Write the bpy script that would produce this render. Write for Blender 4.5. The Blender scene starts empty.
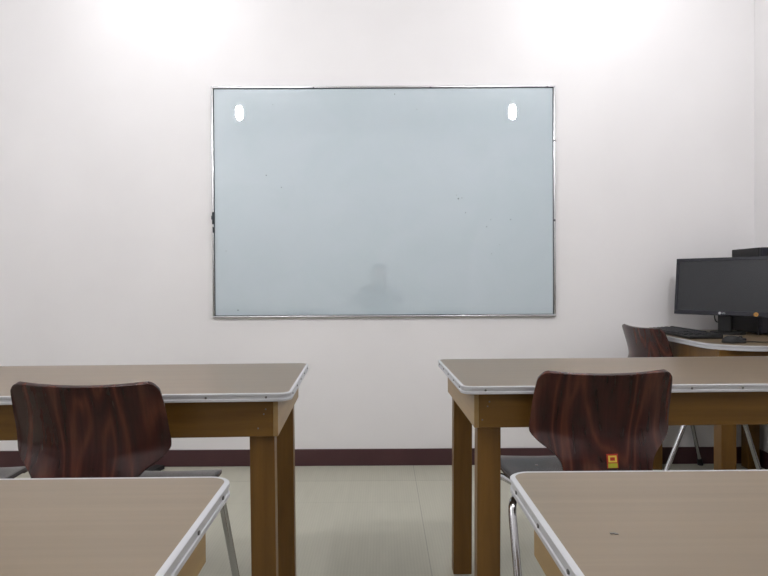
import bpy, bmesh, math, random
from mathutils import Vector, Matrix
R = math.radians
random.seed(4)
SC = bpy.context.scene
COL = SC.collection

# ------------------------------------------------------------------ materials
def srgb(r, g, b):
    def f(c):
        c /= 255.0
        return c / 12.92 if c <= 0.04045 else ((c + 0.055) / 1.055) ** 2.4
    return (f(r), f(g), f(b), 1.0)

def mat(name, col, rough=0.5, metal=0.0, spec=0.5, coat=0.0, coat_rough=0.05, emit=None, estr=0.0, ior=1.45):
    m = bpy.data.materials.new(name); m.use_nodes = True
    b = m.node_tree.nodes['Principled BSDF']
    b.inputs['Base Color'].default_value = col
    b.inputs['Roughness'].default_value = rough
    b.inputs['Metallic'].default_value = metal
    b.inputs['Specular IOR Level'].default_value = spec
    b.inputs['IOR'].default_value = ior
    b.inputs['Coat Weight'].default_value = coat
    b.inputs['Coat Roughness'].default_value = coat_rough
    if emit:
        b.inputs['Emission Color'].default_value = emit
        b.inputs['Emission Strength'].default_value = estr
    return m

def nodes(m):
    return m.node_tree.nodes, m.node_tree.links, m.node_tree.nodes['Principled BSDF']

def grain(m, c1, c2, scale, distort=0.0, detail=6.0, coord='Object', contrast=(0.3, 0.7), bump=0.0, rot=(0, 0, 0), fine=None):
    """stretched noise grain between two colours"""
    N, L, b = nodes(m)
    tc = N.new('ShaderNodeTexCoord'); mp = N.new('ShaderNodeMapping')
    mp.inputs['Scale'].default_value = scale
    mp.inputs['Rotation'].default_value = rot
    L.new(tc.outputs[coord], mp.inputs['Vector'])
    n = N.new('ShaderNodeTexNoise'); n.inputs['Scale'].default_value = 1.0
    n.inputs['Detail'].default_value = detail; n.inputs['Roughness'].default_value = 0.6
    n.inputs['Distortion'].default_value = distort
    L.new(mp.outputs['Vector'], n.inputs['Vector'])
    r = N.new('ShaderNodeValToRGB')
    r.color_ramp.elements[0].position = contrast[0]; r.color_ramp.elements[0].color = c1
    r.color_ramp.elements[1].position = contrast[1]; r.color_ramp.elements[1].color = c2
    L.new(n.outputs['Fac'], r.inputs['Fac'])
    L.new(r.outputs['Color'], b.inputs['Base Color'])
    if bump:
        bp = N.new('ShaderNodeBump'); bp.inputs['Strength'].default_value = bump
        bp.inputs['Distance'].default_value = 0.001
        L.new(n.outputs['Fac'], bp.inputs['Height']); L.new(bp.outputs['Normal'], b.inputs['Normal'])
    return m

M = {}
# painted walls: slight large scale unevenness and a little sheen
M['wall'] = grain(mat('wall_paint', srgb(224, 221, 219), 0.42, spec=0.35), srgb(229, 227, 227), srgb(235, 233, 233),
                  (1.3, 1.3, 1.3), detail=3)
M['ceiling'] = mat('ceiling_paint', srgb(236, 234, 232), 0.8)
M['baseboard'] = grain(mat('maroon_vinyl', srgb(72, 46, 48), 0.45), srgb(66, 40, 43), srgb(78, 50, 52), (3, 3, 3), detail=3)
M['laminate'] = grain(mat('table_laminate', srgb(165, 146, 127), 0.3, spec=0.6), srgb(111, 95, 74), srgb(125, 108, 85),
                      (1.2, 45, 10), detail=6, contrast=(0.25, 0.75))
M['alu'] = mat('brushed_aluminium', srgb(196, 197, 200), 0.42, metal=0.35)
M['frame'] = mat('polished_frame_metal', srgb(205, 206, 208), 0.25, metal=0.9)
M['screw'] = mat('dull_screw', srgb(112, 110, 108), 0.45, metal=0.6)
M['oak'] = grain(mat('varnished_timber', srgb(140, 98, 44), 0.38, spec=0.4), srgb(92, 64, 27), srgb(128, 92, 43),
                 (26, 26, 2.4), detail=6, distort=0.3, contrast=(0.25, 0.8))
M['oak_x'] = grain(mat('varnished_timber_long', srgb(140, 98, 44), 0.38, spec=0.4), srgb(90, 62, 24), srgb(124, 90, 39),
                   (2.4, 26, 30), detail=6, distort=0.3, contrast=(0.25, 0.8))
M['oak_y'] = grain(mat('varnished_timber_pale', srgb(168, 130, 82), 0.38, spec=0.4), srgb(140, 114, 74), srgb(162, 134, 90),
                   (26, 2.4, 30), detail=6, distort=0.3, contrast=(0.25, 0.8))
M['chrome'] = mat('chromed_tube', srgb(200, 200, 202), 0.18, metal=1.0)
M['rubber'] = mat('black_rubber', srgb(26, 26, 27), 0.6)
M['black'] = mat('black_plastic', srgb(20, 20, 32), 0.38)
M['black2'] = mat('matt_black_plastic', srgb(18, 18, 19), 0.55)
M['key'] = mat('keycap_plastic', srgb(28, 29, 32), 0.5)
M['screen'] = mat('switched_off_screen', srgb(24, 27, 32), 0.18, spec=0.6)
M['silver'] = mat('silver_print', srgb(190, 192, 195), 0.4)
M['orange'] = mat('orange_badge', srgb(196, 140, 60), 0.5)
M['bulb'] = mat('lit_bulb', srgb(255, 250, 244), 0.5, emit=(1.0, 0.975, 0.95, 1), estr=170.0)
M['plastic_w'] = mat('white_plastic', srgb(225, 225, 222), 0.4)

# chair plywood : cathedral figured, red-brown varnish
def plywood():
    m = mat('red_brown_plywood', srgb(60, 27, 22), 0.26, spec=0.45, coat=0.1, coat_rough=0.12)
    N, L, b = nodes(m)
    tc = N.new('ShaderNodeTexCoord'); mp = N.new('ShaderNodeMapping')
    oi = N.new('ShaderNodeObjectInfo')
    add = N.new('ShaderNodeVectorMath'); add.operation = 'ADD'
    mul = N.new('ShaderNodeVectorMath'); mul.operation = 'SCALE'; mul.inputs['Scale'].default_value = 7.0
    cb = N.new('ShaderNodeCombineXYZ'); L.new(oi.outputs['Random'], cb.inputs['X']); L.new(oi.outputs['Random'], cb.inputs['Z'])
    L.new(cb.outputs[0], mul.inputs[0]); L.new(tc.outputs['Object'], add.inputs[0]); L.new(mul.outputs[0], add.inputs[1])
    mp.inputs['Scale'].default_value = (9.0, 1.2, 1.7)
    L.new(add.outputs[0], mp.inputs['Vector'])
    n = N.new('ShaderNodeTexNoise'); n.inputs['Scale'].default_value = 1.0; n.inputs['Detail'].default_value = 1.5
    n.inputs['Distortion'].default_value = 0.4
    L.new(mp.outputs['Vector'], n.inputs['Vector'])
    m1 = N.new('ShaderNodeMath'); m1.operation = 'MULTIPLY'; m1.inputs[1].default_value = 15.0
    fr = N.new('ShaderNodeMath'); fr.operation = 'PINGPONG'; fr.inputs[1].default_value = 1.0
    L.new(n.outputs['Fac'], m1.inputs[0]); L.new(m1.outputs[0], fr.inputs[0])
    r = N.new('ShaderNodeValToRGB'); e = r.color_ramp.elements
    e[0].position = 0.0; e[0].color = srgb(46, 20, 17)
    e[1].position = 0.6; e[1].color = srgb(60, 27, 22)
    k = e.new(0.93); k.color = srgb(84, 44, 33)
    L.new(fr.outputs[0], r.inputs['Fac'])
    # fine pores
    mp2 = N.new('ShaderNodeMapping'); mp2.inputs['Scale'].default_value = (160, 60, 9)
    L.new(add.outputs[0], mp2.inputs['Vector'])
    n2 = N.new('ShaderNodeTexNoise'); n2.inputs['Scale'].default_value = 1.0; n2.inputs['Detail'].default_value = 3
    L.new(mp2.outputs['Vector'], n2.inputs['Vector'])
    mr = N.new('ShaderNodeMapRange'); mr.inputs['From Min'].default_value = 0.35; mr.inputs['From Max'].default_value = 0.65
    mr.inputs['To Min'].default_value = 0.8; mr.inputs['To Max'].default_value = 1.1
    L.new(n2.outputs['Fac'], mr.inputs['Value'])
    mx = N.new('ShaderNodeMix'); mx.data_type = 'RGBA'; mx.blend_type = 'MULTIPLY'; mx.inputs['Factor'].default_value = 1.0
    L.new(r.outputs['Color'], mx.inputs['A']); L.new(mr.outputs['Result'], mx.inputs['B'])
    L.new(mx.outputs['Result'], b.inputs['Base Color'])
    return m
M['ply'] = plywood()

# floor: pale ribbed sheet flooring with seams
def floor_mat():
    m = mat('pale_ribbed_flooring', srgb(186, 187, 172), 0.45, spec=0.35)
    N, L, b = nodes(m)
    tc = N.new('ShaderNodeTexCoord'); sx = N.new('ShaderNodeSeparateXYZ')
    L.new(tc.outputs['Object'], sx.inputs[0])
    def math(op, a, bb=None, clamp=False):
        q = N.new('ShaderNodeMath'); q.operation = op; q.use_clamp = clamp
        for i, v in enumerate((a, bb)):
            if v is None: continue
            if isinstance(v, (int, float)): q.inputs[i].default_value = v
            else: L.new(v, q.inputs[i])
        return q.outputs[0]
    X, Y = sx.outputs['X'], sx.outputs['Y']
    rib = math('SINE', math('MULTIPLY', X, 2 * 3.14159 / 0.011))
    rib = math('MULTIPLY', rib, 0.028)
    def line(v, pos, w):
        d = math('ABSOLUTE', math('SUBTRACT', v, pos))
        return math('LESS_THAN', d, w)
    s1 = line(X, 0.163, 0.0016); s2 = math('MULTIPLY', line(Y, 3.07, 0.004), 0.6)
    s3 = math('MULTIPLY', math('MULTIPLY', line(Y, 2.77, 0.004), math('LESS_THAN', X, 0.163)), 0.25)
    s4 = line(X, -1.65, 0.0016); s5 = line(X, 1.98, 0.0016)
    sm = math('MAXIMUM', math('MAXIMUM', s1, s2), math('MAXIMUM', math('MAXIMUM', s3, s4), s5))
    # strip next to the wall is another sheet, a touch greyer
    st = math('MULTIPLY', math('GREATER_THAN', Y, 3.07), 0.05)
    n = N.new('ShaderNodeTexNoise'); n.inputs['Scale'].default_value = 5.0; n.inputs['Detail'].default_value = 4
    mp = N.new('ShaderNodeMapping'); mp.inputs['Scale'].default_value = (6, 0.7, 1)
    L.new(tc.outputs['Object'], mp.inputs['Vector']); L.new(mp.outputs['Vector'], n.inputs['Vector'])
    nn = math('MULTIPLY', math('SUBTRACT', n.outputs['Fac'], 0.5), 0.14)
    f = math('ADD', math('ADD', 1.0, rib), nn)
    f = math('SUBTRACT', f, math('MULTIPLY', sm, 0.28)); f = math('SUBTRACT', f, st)
    mx = N.new('ShaderNodeMix'); mx.data_type = 'RGBA'; mx.blend_type = 'MULTIPLY'; mx.inputs['Factor'].default_value = 1.0
    mx.inputs['A'].default_value = srgb(184, 182, 167)
    L.new(f, mx.inputs['B']); L.new(mx.outputs['Result'], b.inputs['Base Color'])
    bp = N.new('ShaderNodeBump'); bp.inputs['Strength'].default_value = 0.25; bp.inputs['Distance'].default_value = 0.001
    L.new(rib, bp.inputs['Height']); L.new(bp.outputs['Normal'], b.inputs['Normal'])
    return m
M['floor'] = floor_mat()

# whiteboard glass: pale blue, glossy, with faint wiped smudges and specks
def board_mat():
    m = mat('pale_blue_glossy_board', srgb(190, 204, 209), 0.012, spec=1.0, ior=1.6)
    N, L, b = nodes(m)
    tc = N.new('ShaderNodeTexCoord')
    n = N.new('ShaderNodeTexNoise'); n.inputs['Scale'].default_value = 3.2; n.inputs['Detail'].default_value = 5
    n.inputs['Distortion'].default_value = 1.2
    L.new(tc.outputs['Object'], n.inputs['Vector'])
    r = N.new('ShaderNodeValToRGB'); e = r.color_ramp.elements
    e[0].position = 0.3; e[0].color = srgb(188, 202, 208); e[1].position = 0.75; e[1].color = srgb(193, 205, 212)
    L.new(n.outputs['Fac'], r.inputs['Fac']); L.new(r.outputs['Color'], b.inputs['Base Color'])
    return m
M['board'] = board_mat()
M['ink'] = mat('dried_marker_ink', srgb(120, 130, 135), 0.5)
M['dark'] = mat('dark_tape', srgb(40, 46, 52), 0.5)
M['backing'] = mat('board_backing', srgb(120, 124, 120), 0.6)

# ------------------------------------------------------------------ mesh helpers
def link(name, bm, m, parent=None, smooth=False, loc=None):
    me = bpy.data.meshes.new(name); bm.normal_update(); bm.to_mesh(me); bm.free()
    o = bpy.data.objects.new(name, me); COL.objects.link(o)
    if m is not None: me.materials.append(M[m] if isinstance(m, str) else m)
    if smooth:
        for p in me.polygons: p.use_smooth = True
        try: me.set_sharp_from_angle(angle=R(40))
        except Exception: pass
    if parent: o.parent = parent
    if loc: o.location = loc
    return o

def thing(name, label, cat, loc=(0, 0, 0), rz=0.0, group=None):
    o = bpy.data.objects.new(name, None); COL.objects.link(o); o.empty_display_size = 0.05
    o.location = loc; o.rotation_euler = (0, 0, rz); tag(o, label, cat, group); return o

def tag(o, label, cat, group=None):
    o['label'] = label; o['category'] = cat
    if group: o['group'] = group
    return o

def struct(o):
    o['kind'] = 'structure'; return o

def box(bm, x0, x1, y0, y1, z0, z1, bev=0.0, seg=2, mx=None):
    r = bmesh.ops.create_cube(bm, size=1.0)
    vs = r['verts']
    for v in vs:
        v.co = Vector(((x0 + x1) / 2 + v.co.x * (x1 - x0), (y0 + y1) / 2 + v.co.y * (y1 - y0), (z0 + z1) / 2 + v.co.z * (z1 - z0)))
    if bev > 0:
        es = set()
        for v in vs: es.update(v.link_edges)
        rr = bmesh.ops.bevel(bm, geom=list(es), offset=bev, segments=seg, profile=0.5, affect='EDGES')
        vs = list({v for f in rr['faces'] for v in f.verts} | {v for v in vs if v.is_valid})
    if mx is not None: bmesh.ops.transform(bm, matrix=mx, verts=[v for v in vs if v.is_valid])
    return vs

def cyl(bm, p, q, r0, r1=None, n=20, cap=True):
    p, q = Vector(p), Vector(q); d = q - p
    mx = Matrix.Translation((p + q) / 2) @ d.to_track_quat('Z', 'Y').to_matrix().to_4x4()
    return bmesh.ops.create_cone(bm, cap_ends=cap, segments=n, radius1=r0, radius2=r0 if r1 is None else r1, depth=d.length, matrix=mx)['verts']

def catmull(pts, n=8):
    P = [Vector(p) for p in pts]; out = []
    P = [P[0] * 2 - P[1]] + P + [P[-1] * 2 - P[-2]]
    for i in range(1, len(P) - 2):
        for k in range(n):
            t = k / n
            a, b, c, d = P[i - 1], P[i], P[i + 1], P[i + 2]
            out.append(0.5 * ((2 * b) + (c - a) * t + (2 * a - 5 * b + 4 * c - d) * t * t + (3 * b - a - 3 * c + d) * t ** 3))
    out.append(P[-2]); return out

def tube(bm, pts, r, n=14, cap=True):
    pts = [Vector(p) for p in pts]; rings = []
    t0 = (pts[1] - pts[0]).normalized()
    up = Vector((0, 0, 1)) if abs(t0.z) < 0.9 else Vector((1, 0, 0))
    nrm = t0.cross(up).normalized()
    for i, p in enumerate(pts):
        t = (pts[min(i + 1, len(pts) - 1)] - pts[max(i - 1, 0)]).normalized()
        nrm = (nrm - t * nrm.dot(t)).normalized(); bn = t.cross(nrm)
        rings.append([bm.verts.new(p + (nrm * math.cos(2 * math.pi * k / n) + bn * math.sin(2 * math.pi * k / n)) * r) for k in range(n)])
    for a, b in zip(rings, rings[1:]):
        for k in range(n): bm.faces.new((a[k], a[(k + 1) % n], b[(k + 1) % n], b[k]))
    if cap:
        bm.faces.new(rings[0][::-1]); bm.faces.new(rings[-1])

def fillet(pts, rad, n=7):
    """polyline with rounded corners"""
    P = [Vector(p) for p in pts]; out = [P[0]]
    for i in range(1, len(P) - 1):
        a, b, c = P[i - 1], P[i], P[i + 1]
        u, v = (a - b).normalized(), (c - b).normalized()
        d = min(rad, (a - b).length * .49, (c - b).length * .49)
        s, e = b + u * d, b + v * d
        for k in range(n + 1):
            t = k / n; out.append(s * (1 - t) ** 2 + b * 2 * t * (1 - t) + e * t * t)
    out.append(P[-1]); return out

def rrect(x0, x1, y0, y1, rads, n=8):
    """ccw outline, rads for corners (x0y0, x1y0, x1y1, x0y1)"""
    cs = [(x0, y0, 1, 1, 180), (x1, y0, -1, 1, 270), (x1, y1, -1, -1, 0), (x0, y1, 1, -1, 90)]
    out = []
    for (cx, cy, sx, sy, a0), r in zip(cs, rads):
        for k in range(n + 1):
            a = R(a0 + 90 * k / n)
            out.append((cx + sx * r + math.cos(a) * r, cy + sy * r + math.sin(a) * r))
    return out

def slab(bm, loop, z0, z1):
    lo = [bm.verts.new((x, y, z0)) for x, y in loop]; hi = [bm.verts.new((x, y, z1)) for x, y in loop]
    n = len(loop)
    for i in range(n): bm.faces.new((lo[i], lo[(i + 1) % n], hi[(i + 1) % n], hi[i]))
    bm.faces.new(lo[::-1]); bm.faces.new(hi)

def sweep_loop(bm, loop, prof):
    """prof: list of (outward, z), swept round a closed ccw 2D loop"""
    n = len(loop); rings = []
    for i in range(n):
        p = Vector(loop[i]); a = Vector(loop[i - 1]); b = Vector(loop[(i + 1) % n])
        d1 = (p - a); d2 = (b - p)
        t = ((d1.normalized() if d1.length > 1e-9 else Vector((0, 0))) + (d2.normalized() if d2.length > 1e-9 else Vector((0, 0)))).normalized()
        nn = Vector((t.y, -t.x))
        rings.append([bm.verts.new((p.x + nn.x * o, p.y + nn.y * o, z)) for o, z in prof])
    m = len(prof)
    for i in range(n):
        a, b = rings[i], rings[(i + 1) % n]
        for k in range(m): bm.faces.new((a[k], b[k], b[(k + 1) % m], a[(k + 1) % m]))

def copy_tree(o, parent=None):
    c = o.copy(); COL.objects.link(c); c.parent = parent
    for ch in list(KIDS.get(o.name, [])) or [x for x in o.children]:
        copy_tree(ch, c)
    return c
KIDS = {}

# ------------------------------------------------------------------ room
YW, XR, XL, YB, ZC = 3.33, 2.0, -2.75, -0.93, 2.80
def room_box(name, x0, x1, y0, y1, z0, z1, m):
    bm = bmesh.new(); box(bm, x0, x1, y0, y1, z0, z1); return struct(link(name, bm, m))
room_box('floor', XL - .1, XR + .1, YB - .1, YW + .1, -0.1, 0.0, 'floor')
room_box('ceiling', XL - .1, XR + .1, YB - .1, YW + .1, ZC, ZC + 0.1, 'ceiling')
room_box('wall_front', XL - .1, XR + .1, YW, YW + .1, 0, ZC, 'wall')
room_box('wall_back', XL - .1, XR + .1, YB - .1, YB, 0, ZC, 'wall')
room_box('wall_right', XR, XR + .1, YB, YW, 0, ZC, 'wall')
room_box('wall_left', XL - .1, XL, YB, YW, 0, ZC, 'wall')
def bb(name, x0, x1, y0, y1):
    bm = bmesh.new(); box(bm, x0, x1, y0, y1, 0.0, 0.09, 0.003, 2); return struct(link(name, bm, 'baseboard'))
bb('baseboard_front', XL, XR, YW - 0.009, YW)
bb('baseboard_right', XR - 0.009, XR, YB, YW - 0.009)
bb('baseboard_left', XL, XL + 0.009, YB, YW - 0.009)
bb('baseboard_back', XL + .009, XR - .009, YB, YB + 0.009)

# ------------------------------------------------------------------ whiteboard
def whiteboard():
    W, H = 1.832, 1.232
    t = thing('whiteboard', 'large pale blue glossy whiteboard in a thin metal frame on the front wall', 'whiteboard', (0.012, YW, 0.797))
    bm = bmesh.new(); box(bm, -W/2 + .004, W/2 - .004, -0.012, -0.0005, .004, H - .004)
    link('writing_surface', bm, 'board', t)
    f = 0.011
    for nm, b in (('frame_strip', (-W/2, W/2, -0.02, 0, H - f, H)), ('frame_strip', (-W/2, W/2, -0.02, 0, 0, f)),
                  ('frame_strip', (-W/2, -W/2 + f, -0.0195, 0, f, H - f)), ('frame_strip', (W/2 - f, W/2, -0.0195, 0, f, H - f))):
        bm = bmesh.new(); box(bm, *b, bev=0.003, seg=3); link(nm, bm, 'frame', t, smooth=True)
    # dark inner gasket line
    g = 0.0032
    bm = bmesh.new()
    for b in ((-W/2 + f, W/2 - f, -0.0145, -0.011, H - f - g, H - f), (-W/2 + f, W/2 - f, -0.0145, -0.011, f, f + g),
              (-W/2 + f, -W/2 + f + g, -0.0145, -0.011, f, H - f), (W/2 - f - g, W/2 - f, -0.0145, -0.011, f, H - f)):
        box(bm, *b)
    link('gasket', bm, 'dark', t)
    def P(px, py): # local position of a mark from a point of the board's face
        return ((px - 384.8) / 186.5, (316.7 - py) / 186.5 )
    for px, py in ((315.5, 89), (431.5, 89), (547.5, 89), (554.6, 142), (556, 221)):
        x, z = P(px, py); x = max(-W/2 + .006, min(W/2 - .006, x)); z = min(H - .006, z)
        bm = bmesh.new(); cyl(bm, (x, -0.0205, z), (x, -0.018, z), 0.005, 0.005, 12); link('screw', bm, 'dark', t)
    # dark tape remnant on the left frame
    bm = bmesh.new()
    box(bm, -W/2 + .001, -W/2 + .014, -0.0212, -0.0192, .50, .565, .001)
    box(bm, -W/2 - .003, -W/2 + .016, -0.0214, -0.0192, .525, .545, .001)
    box(bm, -W/2 + .004, -W/2 + .012, -0.0212, -0.0192, .455, .485, .001)
    link('tape_remnant', bm, 'dark', t)
    # dried ink specks
    for px, py, r in ((459, 199, .0045), (462.5, 198.3, .0025), (457, 195.5, .0018), (466, 213, .0028), (491, 220, .002), (268, 175, .0035),
                      (239, 309, .004), (227.5, 250, .002), (283, 187, .0028), (275, 105, .002), (396, 95, .003), (418, 110, .002),
                      (511, 220, .003), (492, 254, .002), (500, 245, .0016), (487, 227, .003)):
        x, z = P(px, py); bm = bmesh.new(); cyl(bm, (x, -0.0123, z), (x, -0.0119, z), r, r, 10)
        link('ink_speck', bm, 'ink', t)
whiteboard()

# ------------------------------------------------------------------ tables
ZT = 0.715
def screws_on(parent, pts):
    first = None
    for (x, y, nx, ny, z) in pts:
        if first is None:
            bm = bmesh.new(); cyl(bm, (0, 0, 0), (0.0016, 0, 0), 0.0030, 0.0024, 12)
            first = link('screw', bm, 'screw', parent, smooth=False); o = first
        else:
            o = first.copy(); COL.objects.link(o); o.parent = parent
        o.location = (x, y, z); o.rotation_euler = (0, 0, math.atan2(ny, nx))

def trim_prof(zt, h):
    return [(-0.0035, zt - 0.001), (-0.0035, zt + 0.0002), (0.001, zt + 0.0003), (0.0035, zt - 0.001), (0.0035, zt - h * .30), (0.0020, zt - h * .36),
            (0.0020, zt - h * .66), (0.0035, zt - h * .72), (0.0035, zt - h), (0.0, zt - h - .001), (0.0, zt - 0.001)]

def table(label, xe, yb, L, D, side, rz, group):
    """side=+1: table runs to +X from its near-aisle back corner (xe, yb); -1: runs to -X"""
    t = thing('classroom_table', label, 'table', (xe, yb, 0), rz, group)
    x0, x1 = (0, L) if side > 0 else (-L, 0)
    loop = rrect(x0 + .0035, x1 - .0035, -D + .0035, -.0035, [0.027] * 4)
    bm = bmesh.new(); slab(bm, loop, ZT - 0.02, ZT); link('tabletop', bm, 'laminate', t)
    bm = bmesh.new(); sweep_loop(bm, loop, trim_prof(ZT, 0.0195)); tr = link('edge_trim', bm, 'alu', t, smooth=True)
    pts = []
    n = int((L - .1) / .135)
    for i in range(n + 1):
        x = x0 + .06 + (L - .12) * i / n
        if side < 0: x = x1 - (x - x0)
        pts.append((x, -D + .0015, 0, -1, ZT - .0098)); pts.append((x, -.0015, 0, 1, ZT - .0098))
    for i in range(5):
        y = -D + .06 + (D - .12) * i / 4
        pts.append((x0 + .0015, y, -1, 0, ZT - .0098)); pts.append((x1 - .0015, y, 1, 0, ZT - .0098))
    screws_on(tr, pts)
    ix, iy, za = 0.034, 0.022, 0.604
    a, b, c, d = x0 + ix, x1 - ix, -D + iy, -iy
    zz = ZT - .0201
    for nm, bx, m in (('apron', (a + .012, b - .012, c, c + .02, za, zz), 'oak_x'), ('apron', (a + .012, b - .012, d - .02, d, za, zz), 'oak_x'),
                   ('apron', (a, a + .012, c, d, za, zz), 'oak_y'), ('apron', (b - .012, b, c, d, za, zz), 'oak_y')):
        bm = bmesh.new(); box(bm, *bx, bev=.0012, seg=1); link(nm, bm, m, t)
    # nail heads at the apron ends
    for sx in ((a + .035), (b - .035)):
        for z in (.625, .66, .672):
            bm = bmesh.new(); cyl(bm, (sx + (z - .66) * .4, c - .0008, z), (sx + (z - .66) * .4, c + .001, z), .0022, .0022, 8)
            link('nail_head', bm, 'screw', t)
    for sx in (0, 1):
        for sy in (0, 1):
            lx0 = a + .0125 if sx == 0 else b - .0125 - .062
            ly0 = c + .0205 if sy == 0 else d - .0205 - .045
            bm = bmesh.new(); box(bm, lx0, lx0 + .062, ly0, ly0 + .045, 0, zz, bev=.002, seg=2)
            for v in bm.verts:
                if v.co.z < .3: v.co.x += (.004 if sx else -.004)
            o = link('leg', bm, 'oak', t)
    return t

table('wooden table with metal-edged top in the back row, left of the aisle', -0.246, 2.083, 1.72, .57, -1, R(2.2), 'four classroom tables')
table('wooden table in the back row right of the aisle, in front of the computer desk', 0.191, 2.165, 1.60, .575, 1, R(1.4), 'four classroom tables')
table('nearest left wooden table, cut off by the bottom left corner of the photo', -0.208, .866, 1.60, .57, -1, R(0.8), 'four classroom tables')
t4 = table('nearest right wooden table with a small dark mark on its top', 0.175, .880, 1.60, .57, 1, R(0.4), 'four classroom tables')
bm = bmesh.new(); box(bm, .066, .072, -.2215, -.2185, ZT, ZT + .0006); box(bm, .070, .074, -.223, -.2205, ZT, ZT + .0006)
link('scuff_mark', bm, 'screw', t4)

# ------------------------------------------------------------------ chairs
PROF = [  # y, z, half width, wing (how far the edges curve forward / up)
    (-.262, .760, .144, .024), (-.2605, .7555, .157, .025), (-.258, .745, .165, .026), (-.254, .73, .169, .028), (-.246, .69, .173, .034), (-.241, .65, .1745, .041),
    (-.2395, .625, .1765, .045), (-.240, .611, .1745, .045), (-.2415, .598, .164, .040), (-.244, .584, .147, .032), (-.248, .565, .126, .024), (-.252, .545, .114, .018),
    (-.255, .52, .109, .013), (-.254, .50, .106, .010), (-.244, .475, .106, .008), (-.222, .455, .118, .007), (-.185, .440, .130, .007),
    (-.125, .430, .150, .008), (-.060, .424, .170, .010), (.0, .421, .181, .012), (.08, .423, .187, .012),
    (.155, .428, .187, .010), (.195, .428, .181, .006), (.215, .423, .168, .003), (.226, .413, .148, .0)]
def shell_mesh():
    bm = bmesh.new()
    P = catmull([Vector((a, b, c)) for a, b, c, d in PROF], 4)
    Wg = catmull([Vector((d, 0, 0)) for a, b, c, d in PROF], 4)
    nx = 22; grid = []
    for i, p in enumerate(P):
        y, z, hw = p; wg = Wg[i].x
        q = P[min(i + 1, len(P) - 1)] - P[max(i - 1, 0)]
        tl = math.hypot(q.x, q.y) or 1; ny, nz = -q.y / tl, q.x / tl   # towards the sitter
        row = []
        for k in range(nx + 1):
            u = -1 + 2 * k / nx; x = hw * u; e = wg * (x / .172) ** 2 * (1.0)
            row.append(bm.verts.new((x, y + ny * e, z + nz * e)))
        grid.append(row)
    for a, b in zip(grid, grid[1:]):
        for k in range(nx): bm.faces.new((a[k], b[k], b[k + 1], a[k + 1]))
    return bm

def make_chair():
    t = thing('school_chair', 'x', 'chair')
    o = link('moulded_seat_shell', shell_mesh(), 'ply', t, smooth=True)
    s = o.modifiers.new('thick', 'SOLIDIFY'); s.thickness = .011; s.offset = 0
    b = o.modifiers.new('round', 'BEVEL'); b.width = .003; b.segments = 2; b.limit_method = 'ANGLE'; b.angle_limit = R(50)
    for m in o.data.polygons: m.use_smooth = True
    RT = .0105
    def leg(sx, front):
        X = sx * .187; zr = .402
        if front: pts = [(X - sx * .045, .01, zr), (X - sx * .01, .11, zr), (X + sx * .006, .14, zr - .012), (X + sx * .036, .250, 0.006)]
        else: pts = [(X - sx * .045, .01, zr), (X + sx * .018, -.125, zr), (X + sx * .024, -.305, 0.006)]
        bm = bmesh.new(); tube(bm, fillet(pts, .035), RT, 16); l = link('leg', bm, 'chrome', t, smooth=True)
        e = Vector(pts[-1]); d = (e - Vector(pts[-2])).normalized()
        bm = bmesh.new(); cyl(bm, e - d * .03, (e.x, e.y, 0.0), .0135, .0145, 16); link('rubber_foot', bm, 'rubber', l, smooth=True)
    for sx in (-1, 1):
        leg(sx, True); leg(sx, False)
    for y in (-.095, .11):
        bm = bmesh.new(); tube(bm, [(-.15, y, .402), (0, y, .400), (.15, y, .402)], .008, 12); link('cross_bar', bm, 'chrome', t, smooth=True)
        for sx in (-1, 1):
            bm = bmesh.new(); box(bm, sx * .10 - .012, sx * .10 + .012, y - .02, y + .02, .403, .4235 if y < 0 else .4195, .003)
            link('rubber_pad', bm, 'rubber', t)
    for sx in (-.07, .07):
        for y in (-.095, .11):
            bm = bmesh.new(); z = .4325 if y < 0 else .430
            bmesh.ops.create_uvsphere(bm, u_segments=12, v_segments=8, radius=1.0, matrix=Matrix.Translation((sx, y, z + .001)) @ Matrix.Diagonal((.006, .006, .0025, 1)))
            link('rivet', bm, 'chrome', t, smooth=True)
    return t

chair = make_chair()
chair.location = (-.657, 1.620, 0); chair.rotation_euler = (0, 0, R(-1.5))
tag(chair, 'dark red-brown plywood chair pushed under the back-row table left of the aisle', 'chair', 'plywood school chairs')
def place(x, y, rz, label):
    c = copy_tree(chair); c.location = (x, y, 0); c.rotation_euler = (0, 0, rz)
    tag(c, label, 'chair', 'plywood school chairs'); return c
c2 = place(.536, 1.755, R(2.5), 'red-brown plywood chair with a small yellow and red sticker low on its backrest')
place(-1.235, 1.66, R(0.0), 'plywood chair at the left edge of the photo, only its grey-lit seat corner showing')
c3 = place(1.488, 3.038, R(-80), 'plywood chair turned sideways at the computer desk, its backrest left of the keyboard')
c5 = place(-.03, -.58, 0, 'plywood chair behind the photographer, facing the whiteboard')

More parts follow.
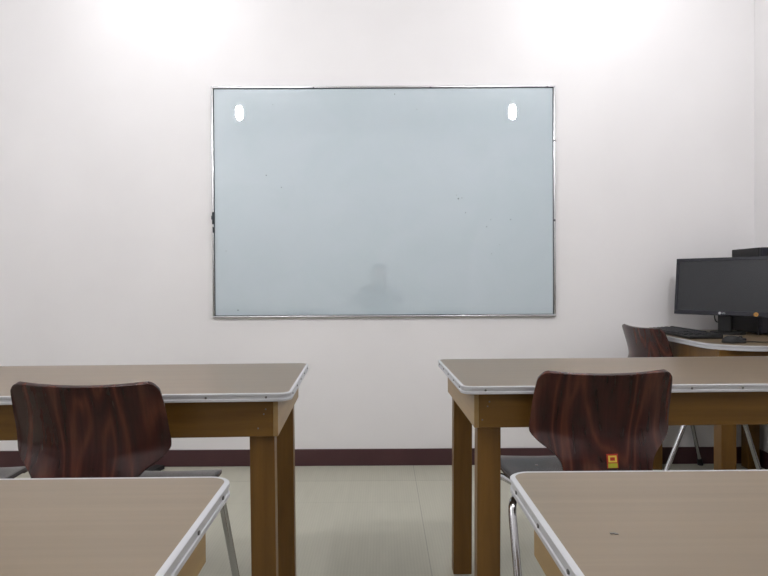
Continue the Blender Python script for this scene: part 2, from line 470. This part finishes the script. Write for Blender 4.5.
# sticker on c2 (yellow 9 on red over a yellow-green block)
def sticker(par):
    e = bpy.data.objects.new('number_sticker', None)
    def quad(bm, x0, x1, z0, z1, lift):
        def surf(x, z):
            zs = [(p[1], p[0]) for p in PROF]
            for (za, ya), (zb, yb) in zip(zs, zs[1:]):
                if zb <= z <= za:
                    y = ya + (yb - ya) * (za - z) / (za - zb); break
            return y + .020 * (x / .172) ** 2 - .0058 - lift
        a = [(x0, z0), (x1, z0), (x1, z1), (x0, z1)]
        va = [bm.verts.new((x, surf(x, z) , z)) for x, z in a]; vb = [bm.verts.new((x, surf(x, z) + .0005, z)) for x, z in a]
        bm.faces.new(va); bm.faces.new(vb[::-1])
        for i in range(4): bm.faces.new((va[i], vb[i], vb[(i + 1) % 4], va[(i + 1) % 4]))
    cx = .009
    bm = bmesh.new(); quad(bm, cx - .014, cx + .014, 0.5320, 0.5650, 0.0008); s = link('sticker', bm, mat('red_sticker', srgb(176, 40, 26), .5), par)
    s['label'] = 'small red sticker with yellow digit'
    ye = mat('yellow_print', srgb(226, 196, 80), .5)
    bm = bmesh.new(); 
    quad(bm, cx - .0105, cx + .0105, 0.5575, 0.5615, .0014); quad(bm, cx - .0105, cx + .0105, 0.5460, 0.5495, .0014)
    quad(bm, cx - .0105, cx - .006, 0.5495, 0.5575, .0014); quad(bm, cx + .006, cx + .0105, 0.5495, 0.5575, .0014)
    link('digit', bm, ye, s)
    bm = bmesh.new(); quad(bm, cx - .0115, cx + .0115, 0.5330, 0.5435, .0014); link('colour_block', bm, mat('yellow_green_print', srgb(176, 172, 50), .5), s)
    bpy.data.objects.remove(e)
sticker(c2)
# ------------------------------------------------------------------ computer desk and equipment
ZD = .722
def desk():
    t = thing('computer_desk', 'metal-edged computer desk with a rounded corner against the right wall', 'desk', (0, 0, 0))
    x0, x1, y0, y1 = 1.352, 1.985, 2.475, 3.315
    loop = rrect(x0, x1, y0, y1, [.17, .02, .02, .05], 10)
    loop = [(x - (0.0 if x > 1.6 else 0.0), y) for x, y in loop]
    bm = bmesh.new(); slab(bm, loop, ZD - .02, ZD); link('tabletop', bm, 'laminate', t)
    bm = bmesh.new(); sweep_loop(bm, loop, trim_prof(ZD, .021)); link('edge_trim', bm, 'alu', t, smooth=True)
    a, b, c, d = x0 + .022, x1 - .005, y0 + .05, y1 - .01
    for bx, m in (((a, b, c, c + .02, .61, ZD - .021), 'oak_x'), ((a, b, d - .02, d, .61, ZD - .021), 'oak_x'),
                  ((a, a + .02, c + .02, d - .02, .61, ZD - .021), 'oak'), ((b - .02, b, c + .02, d - .02, .61, ZD - .021), 'oak_y')):  # left apron: darker timber puts the shade under the top into its colour
        bm = bmesh.new(); box(bm, *bx, bev=.001, seg=1); link('apron', bm, m, t)
    for lx, ly in ((a + .021, c + .021), (b - .083, c + .021), (a + .021, d - .083), (b - .077, d - .083)):
        bm = bmesh.new(); box(bm, lx, lx + .062, ly, ly + .062, 0, ZD - .021, bev=.002); link('leg', bm, 'oak', t)
desk()

def monitor():
    # base frame: x to the viewer's right along the screen, -y is the screen normal
    pl = Vector((1.494, 3.170)); pr = Vector((1.797, 2.82)); d = (pr - pl); ang = math.atan2(d.y, d.x)
    c = (pl + pr) / 2
    t = thing('monitor', 'black flat monitor, switched off, on the computer desk', 'monitor', (c.x, c.y, ZD), ang)
    w, h, z0 = d.length, .282, .094
    bm = bmesh.new(); box(bm, -w/2, w/2, 0, .028, z0, z0 + h, .004, 2); box(bm, -w*.36, w*.36, .024, .05, z0 + .04, z0 + h - .05, .010, 2)
    link('casing', bm, 'black', t)
    bz = .015; bb_ = .021
    bm = bmesh.new(); box(bm, -w/2 + bz, w/2 - bz, -.0012, .002, z0 + bb_, z0 + h - bz); link('screen', bm, 'screen', t)
    # raised bezel strips
    bm = bmesh.new()
    for b in ((-w/2, w/2, -.004, .004, z0 + h - bz, z0 + h), (-w/2, w/2, -.004, .004, z0, z0 + bb_), (-w/2, -w/2 + bz, -.004, .004, z0 + bb_, z0 + h - bz),
              (w/2 - bz, w/2, -.004, .004, z0 + bb_, z0 + h - bz)): box(bm, *b, bev=.0012, seg=2)
    link('bezel', bm, 'black', t)
    # maker's mark: round emblem and two letters
    bm = bmesh.new(); cyl(bm, (-.012, -.0048, z0 + .0105), (-.012, -.0038, z0 + .0105), .0062, .0062, 20)
    link('emblem', bm, 'silver', t)
    def text(s, size, loc, m, nm):
        cu = bpy.data.curves.new(nm, 'FONT'); cu.body = s; cu.size = size; cu.extrude = .0003; cu.align_x = 'LEFT'; cu.align_y = 'CENTER'
        o = bpy.data.objects.new(nm, cu); COL.objects.link(o); me = bpy.data.meshes.new_from_object(o); bpy.data.objects.remove(o)
        o = bpy.data.objects.new(nm, me); COL.objects.link(o); me.materials.append(M[m]); o.parent = t
        o.location = loc; o.rotation_euler = (R(90), 0, 0); return o
    text('LG', .013, (-.003, -.0046, z0 + .0105), 'silver', 'lettering')
    bm = bmesh.new()
    for i in range(9): box(bm, -w/2 + .02 + i * .0055, -w/2 + .0238 + i * .0055, -.0046, -.0038, z0 + h - .0095, z0 + h - .0065)
    link('model_print', bm, M['key'], t)
    bm = bmesh.new(); cyl(bm, (.147, -.0052, z0 + .009), (.147, -.0038, z0 + .009), .010, .010, 24)
    o = link('badge', bm, 'orange', t); o['label'] = 'round orange badge on the lower bezel'
    bm = bmesh.new()
    for xx in (.143, .1505): box(bm, xx - .001, xx + .001, -.0058, -.005, z0 + .004, z0 + .014)
    link('badge_mark', bm, 'dark', o)
    # neck and foot
    bm = bmesh.new(); box(bm, -.03, .03, .018, .045, .012, z0 + .06, .005); link('neck', bm, 'black2', t)
    bm = bmesh.new(); lp = rrect(-.075, .075, .0, .13, [.05] * 4, 8); slab(bm, lp, 0.0, .013); link('base', bm, 'black2', t)
    # cable loop beside the neck
    bm = bmesh.new(); tube(bm, catmull([(-.025, .05, z0 + .06), (-.045, .045, z0 + .03), (-.052, .04, z0 - .01), (-.042, .04, z0 - .035), (-.02, .05, z0 - .03)], 6), .0028, 8)
    link('cable', bm, 'black2', t, smooth=True)
    TM = Matrix.Translation((0, 0, z0)) @ Matrix.Rotation(R(-6.5), 4, 'X') @ Matrix.Translation((0, 0, -z0))
    for ch in t.children:
        if ch.name.split('.')[0] in ('neck', 'base', 'cable'): continue
        if ch.name.startswith('lettering'): ch.matrix_basis = TM @ ch.matrix_basis; continue
        ch.data.transform(TM)
        for g in ch.children: g.data.transform(TM)
    return t
monitor()

def tower():
    t = thing('computer_tower', 'black desktop computer case standing behind the monitor', 'computer', (0, 0, ZD))
    x0, x1, y0, y1 = 1.802, 1.962, 2.945, 3.195; h = .420
    bm = bmesh.new(); box(bm, x0, x1, y0 + .02, y1, .008, h, .003); link('case', bm, 'black2', t)
    bm = bmesh.new(); box(bm, x0 + .002, x1 - .002, y0, y0 + .022, .008, h, .006, 3); f = link('front_panel', bm, 'black', t)
    for z in (h - .06, h - .11):
        bm = bmesh.new(); box(bm, x0 + .012, x1 - .012, y0 - .003, y0 + .002, z - .02, z + .02, .002); link('drive_cover', bm, 'black', f)
    bm = bmesh.new(); cyl(bm, (x0 + .08, y0 - .004, h - .16), (x0 + .08, y0 + .001, h - .16), .009, .008, 20); link('power_button', bm, 'silver', f)
    for fx in (x0 + .015, x1 - .015):
        for fy in (y0 + .04, y1 - .04):
            bm = bmesh.new(); cyl(bm, (fx, fy, 0), (fx, fy, .009), .010, .010, 12); link('foot', bm, 'rubber', t)
tower()

def power_box():
    bm = bmesh.new(); box(bm, -.035, .035, -.06, .06, 0, .078, .006, 2)
    t = link('speaker', bm, 'black2', None)
    return t

def keyboard():
    t = thing('keyboard', 'black computer keyboard along the left edge of the computer desk', 'keyboard', (1.458, 3.010, ZD), R(-90))
    w, d = .452, .152
    bm = bmesh.new(); vs = box(bm, -w/2, w/2, -d/2, d/2, 0, .013, .004, 2)
    for v in bm.verts:
        if v.co.z > .006: v.co.z += (v.co.y + d/2) / d * .010
    link('body', bm, 'black2', t)
    rows = [(-.062, [1.3, 1.2, 1.2, 6, 1.2, 1.2, 1.3, 0.4, 1, 1, 1, .4, 2, 1]), (-.042, [2.3] + [1] * 10 + [2.6, .4, 0, 1, 0, .4, 1, 1, 1, 1]),
            (-.022, [1.8] + [1] * 11 + [2.2, 3.8 * 0 + .4, 0, 0, 0, .4 + 3, 1, 1, 1]), (-.002, [1.5] + [1] * 12 + [1.5, .4, 1, 1, 1, .4, 1, 1, 1, 1]),
            (.018, [1] * 13 + [2, .4, 1, 1, 1, .4, 1, 1, 1, 1]), (.048, [1, .6] + [1] * 4 + [.4] + [1] * 4 + [.4] + [1] * 4 + [.4, 1, 1, 1])]
    gap = {.4, .6, 3.4}
    U = .0188
    for y, ks in rows:
        bm = bmesh.new(); x = -w/2 + .010
        tot = sum(ks); s = min(1.0, (w - .02) / (tot * U))
        for k in ks:
            if k == 0: continue
            if k not in gap:
                z = .013 + (y + d/2) / d * .010
                box(bm, x + .001, x + k * U * s - .001, y - .008, y + .008, z - .001, z + .006, .0015, 1)
            x += k * U * s
        box(bm, -w/2 + .012, -w/2 + .010 + tot * U * s - .003, y - .004, y + .004, .010 + (y + d/2) / d * .010, .0138 + (y + d/2) / d * .010)
        link('key_row', bm, 'key', t)
    return t
keyboard()

def mouse():
    t = thing('computer_mouse', 'black computer mouse at the rounded front corner of the computer desk', 'mouse', (1.480, 2.605, ZD), R(-84))
    bm = bmesh.new()
    bmesh.ops.create_uvsphere(bm, u_segments=28, v_segments=18, radius=1.0)
    for v in bm.verts:
        x, y, z = v.co
        y2 = y * .053
        hw = .029 * (1 - .12 * y)
        zz = max(z, -0.15)
        v.co = Vector((x * hw, y2, (zz + .15) * .026 * (1 - .25 * y)))
    link('body', bm, 'black2', t, smooth=True)
    bm = bmesh.new(); cyl(bm, (-.0035, .028, .021), (.0035, .028, .021), .008, .008, 20); link('scroll_wheel', bm, 'rubber', t, smooth=True)
    for s in (-1, 1):
        bm = bmesh.new(); box(bm, s * .0125 - .008, s * .0125 + .008, .018, .042, .0105, .0205, .003); link('button', bm, 'black', t)
    c = bmesh.new()
    pts = catmull([(0, .05, .006), (.015, .12, .003), (.0, .20, .003), (.02, .30, .003), (.01, .42, .003), (-.12, .50, .003), (-.32, .50, .003)], 6)
    tube(c, pts, .0022, 8); link('cable', c, 'black2', t, smooth=True)
mouse()

# small black wedge on the floor at the front wall
bm = bmesh.new()
box(bm, -.028, .028, -.075, .06, 0, .022, .004)
o = link('floor_wedge', bm, 'rubber', None); o.location = (-1.20, 3.235, 0); o.rotation_euler = (0, 0, R(-18))
tag(o, 'small slanted black object on the floor at the baseboard, right of the left chair backrest', 'small object')

# ------------------------------------------------------------------ ceiling lamps
def lamp(x, y, label, bulb, up=0.0):
    t = thing('ceiling_lamp', label, 'lamp', (x, y, ZC), 0, 'hanging bulbs')
    bm = bmesh.new(); cyl(bm, (0, 0, -.028), (0, 0, 0), .045, .055, 32); link('ceiling_rose', bm, 'plastic_w', t, smooth=True)
    bm = bmesh.new(); cyl(bm, (0, 0, -.235 + up), (0, 0, -.028), .004, .004, 12); link('cord', bm, 'plastic_w', t, smooth=True)
    bm = bmesh.new(); cyl(bm, (0, 0, -.285 + up), (0, 0, -.235 + up), .017, .018, 24); link('socket', bm, 'plastic_w', t, smooth=True)
    bm = bmesh.new()
    pr = [(.015, -.284), (.026, -.30), (.031, -.32), (.032, -.35), (.030, -.375), (.022, -.395), (.010, -.405), (0.001, -.407)]
    rings = [[bm.verts.new((r * math.cos(2 * math.pi * k / 16), r * math.sin(2 * math.pi * k / 16), z + up)) for k in range(16)] for r, z in pr]
    for a, b in zip(rings, rings[1:]):
        for k in range(16): bm.faces.new((a[k], a[(k + 1) % 16], b[(k + 1) % 16], b[k]))
    bm.faces.new(rings[-1]); bmesh.ops.recalc_face_normals(bm, faces=bm.faces)
    link('bulb', bm, bulb, t, smooth=True)
BF = mat('lit_bulb_front', srgb(255, 250, 244), 0.5, emit=(0.965, 0.97, 1.0, 1), estr=56.0)
BR = mat('lit_bulb_rear', srgb(255, 250, 244), 0.5, emit=(0.965, 0.97, 1.0, 1), estr=490.0)
BB = mat('added_fill_bulb', srgb(255, 250, 244), 0.5, emit=(0.965, 0.97, 1.0, 1), estr=200.0)
lamp(-2.02, -.02, 'unseen bulb added to brighten the back wall, left of the photographer', BB)  # added fill for the back wall, set outside the board's reflection
lamp(-1.18, 2.82, 'lit bulb above the whiteboard making the left bright patch on the wall', BF, .11)
lamp(1.17, 2.82, 'lit bulb above the whiteboard making the right bright patch on the wall', BF, .11)
lamp(-1.23, 1.23, 'lit bulb reflected near the top left corner of the whiteboard', BR)
lamp(1.14, 1.23, 'lit bulb reflected near the top right corner of the whiteboard', BR)

# ------------------------------------------------------------------ photographer (seen only as a faint reflection in the board)
def person():
    t = thing('person', 'seated person in dark clothes holding up a camera, faintly reflected in the whiteboard', 'person', (-.03, -.55, 0))
    V = {}; vs = []; es = []; rad = []
    def v(n, co, r): V[n] = len(vs); vs.append(co); rad.append(r)
    def e(a, b): es.append((V[a], V[b]))
    v('pel', (0, -.04, .53), (.15, .11)); v('wai', (0, -.04, .66), (.13, .10)); v('che', (0, .0, .80), (.15, .105)); v('sho', (0, .03, .91), (.12, .07))
    v('nec', (0, .06, .98), (.052, .052)); v('jaw', (0, .095, 1.035), (.06, .07)); v('hed', (0, .10, 1.10), (.075, .09)); v('top', (0, .09, 1.165), (.055, .065))
    for a, b in (('pel', 'wai'), ('wai', 'che'), ('che', 'sho'), ('sho', 'nec'), ('nec', 'jaw'), ('jaw', 'hed'), ('hed', 'top')): e(a, b)
    for s, n in ((-1, 'l'), (1, 'r')):
        v('sh' + n, (s * .17, .03, .90), (.052, .052)); v('el' + n, (s * .25, .15, .76), (.040, .040)); v('wr' + n, (s * .085, .375, .915), (.026, .026))
        v('pa' + n, (s * .072, .425, .945), (.022, .032))
        e('sho', 'sh' + n); e('sh' + n, 'el' + n); e('el' + n, 'wr' + n); e('wr' + n, 'pa' + n)
        v('hi' + n, (s * .10, .0, .515), (.085, .08)); v('kn' + n, (s * .13, .40, .51), (.056, .056)); v('an' + n, (s * .13, .43, .09), (.036, .036)); v('to' + n, (s * .14, .55, .03), (.035, .024))
        e('pel', 'hi' + n); e('hi' + n, 'kn' + n); e('kn' + n, 'an' + n); e('an' + n, 'to' + n)
    me = bpy.data.meshes.new('body'); me.from_pydata(vs, es, []); o = bpy.data.objects.new('body', me); COL.objects.link(o); o.parent = t
    sk = o.modifiers.new('skin', 'SKIN'); 
    if not me.skin_vertices: 
        bpy.context.view_layer.objects.active = o
    for i, r in enumerate(rad): me.skin_vertices[0].data[i].radius = r
    me.skin_vertices[0].data[0].use_root = True
    o.modifiers.new('sub', 'SUBSURF').levels = 2; o.modifiers['sub'].render_levels = 2
    # clothes and skin by height on one continuous body
    m = mat('clothed_body', srgb(60, 64, 74), .8); N, L, b = nodes(m)
    tc = N.new('ShaderNodeTexCoord'); sx = N.new('ShaderNodeSeparateXYZ'); L.new(tc.outputs['Object'], sx.inputs[0])
    def gt(out, val):
        q = N.new('ShaderNodeMath'); q.operation = 'GREATER_THAN'; q.inputs[1].default_value = val; L.new(out, q.inputs[0]); return q.outputs[0]
    mxn = N.new('ShaderNodeMath'); mxn.operation = 'MAXIMUM'
    # neck and head, or hands
    L.new(gt(sx.outputs['Z'], .965), mxn.inputs[0])
    hh = N.new('ShaderNodeMath'); hh.operation = 'MULTIPLY'; L.new(gt(sx.outputs['Y'], .365), hh.inputs[0]); L.new(gt(sx.outputs['Z'], .8), hh.inputs[1])
    L.new(hh.outputs[0], mxn.inputs[1])
    mx = N.new('ShaderNodeMix'); mx.data_type = 'RGBA'; L.new(mxn.outputs[0], mx.inputs['Factor'])
    mx.inputs['A'].default_value = srgb(62, 66, 78); mx.inputs['B'].default_value = srgb(190, 146, 120); L.new(mx.outputs['Result'], b.inputs['Base Color'])
    me.materials.append(m)
    skin = mat('skin', srgb(190, 146, 120), .6); hair = mat('dark_hair', srgb(30, 24, 22), .6)
    # fingers, each its own short bent chain closing on the camera
    for s in (-1, 1):
        for k, (dz, ln) in enumerate(((.030, .9), (.012, 1.0), (-.006, .95), (-.022, .78))):
            bm = bmesh.new(); z = .945 + dz
            tube(bm, catmull([(s * .075, .425, z), (s * .078, .425 + .033 * ln, z + .003), (s * .068, .425 + .058 * ln, z + .004), (s * .050, .425 + .068 * ln, z + .004)], 4), .008, 10)
            link('finger', bm, skin, t, smooth=True)
        bm = bmesh.new(); tube(bm, catmull([(s * .070, .405, .935), (s * .058, .412, .945), (s * .045, .420, .96)], 4), .0095, 10); link('thumb', bm, skin, t, smooth=True)
        bm = bmesh.new(); bmesh.ops.create_uvsphere(bm, u_segments=12, v_segments=8, radius=.011, matrix=Matrix.Translation((s * .03, .178, 1.105)))
        link('eye', bm, 'plastic_w', t, smooth=True)
        bm = bmesh.new(); bmesh.ops.create_uvsphere(bm, u_segments=12, v_segments=8, radius=1, matrix=Matrix.Translation((s * .077, .095, 1.095)) @ Matrix.Diagonal((.010, .018, .030, 1)))
        link('ear', bm, skin, t, smooth=True)
    bm = bmesh.new(); bmesh.ops.create_cone(bm, cap_ends=True, segments=12, radius1=.016, radius2=.006, depth=.04, matrix=Matrix.Translation((0, .188, 1.085)) @ Matrix.Rotation(R(-25), 4, 'X'))
    link('nose', bm, skin, t, smooth=True)
    bm = bmesh.new(); bmesh.ops.create_uvsphere(bm, u_segments=12, v_segments=8, radius=1, matrix=Matrix.Translation((0, .166, 1.048)) @ Matrix.Diagonal((.024, .008, .007, 1)))
    link('mouth', bm, mat('lips', srgb(150, 84, 78), .5), t, smooth=True)
    bm = bmesh.new(); bmesh.ops.create_uvsphere(bm, u_segments=28, v_segments=20, radius=1, matrix=Matrix.Translation((0, .082, 1.115)) @ Matrix.Diagonal((.088, .103, .098, 1)))
    for q in bm.verts:
        if q.co.y > .13 and q.co.z < 1.14: q.co.y = .13
        if q.co.z < 1.06 and q.co.y < .10: q.co.z -= .03
    link('hair', bm, hair, t, smooth=True)
    return t
person()
def camera_model():
    t = thing('compact_camera', 'small dark camera held up by the seated person, faintly reflected in the whiteboard', 'camera', (0, -.062, .985))
    bm = bmesh.new(); box(bm, -.05, .05, -.022, .006, -.03, .03, .005, 3); link('body', bm, 'black', t)
    bm = bmesh.new(); cyl(bm, (0, .006, -.002), (0, .034, -.002), .024, .022, 28); link('lens_barrel', bm, 'silver', t, smooth=True)
    bm = bmesh.new(); cyl(bm, (.03, -.008, .029), (.03, -.008, .034), .008, .008, 16); link('shutter_button', bm, 'silver', t, smooth=True)
camera_model()

# ------------------------------------------------------------------ camera
cam = bpy.data.cameras.new('camera'); co = bpy.data.objects.new('camera', cam); COL.objects.link(co)
cam.sensor_width = 36; cam.lens = 621.0 / 768 * 36; cam.clip_start = .01
co.matrix_world = Matrix.Translation((0, 0, .985)) @ Matrix.Rotation(R(-.18), 4, 'Z') @ Matrix.Rotation(R(90 - .55), 4, 'X') @ Matrix.Rotation(R(-.28), 4, 'Z')
SC.camera = co

w = bpy.data.worlds.new('world'); SC.world = w; w.use_nodes = True
w.node_tree.nodes['Background'].inputs['Color'].default_value = (0, 0, 0, 1)
SC.view_settings.view_transform = 'Standard'; SC.view_settings.look = 'None'
SC.view_settings.gamma = 1.0; SC.view_settings.exposure = 0.17; SC.view_settings.use_curve_mapping = False
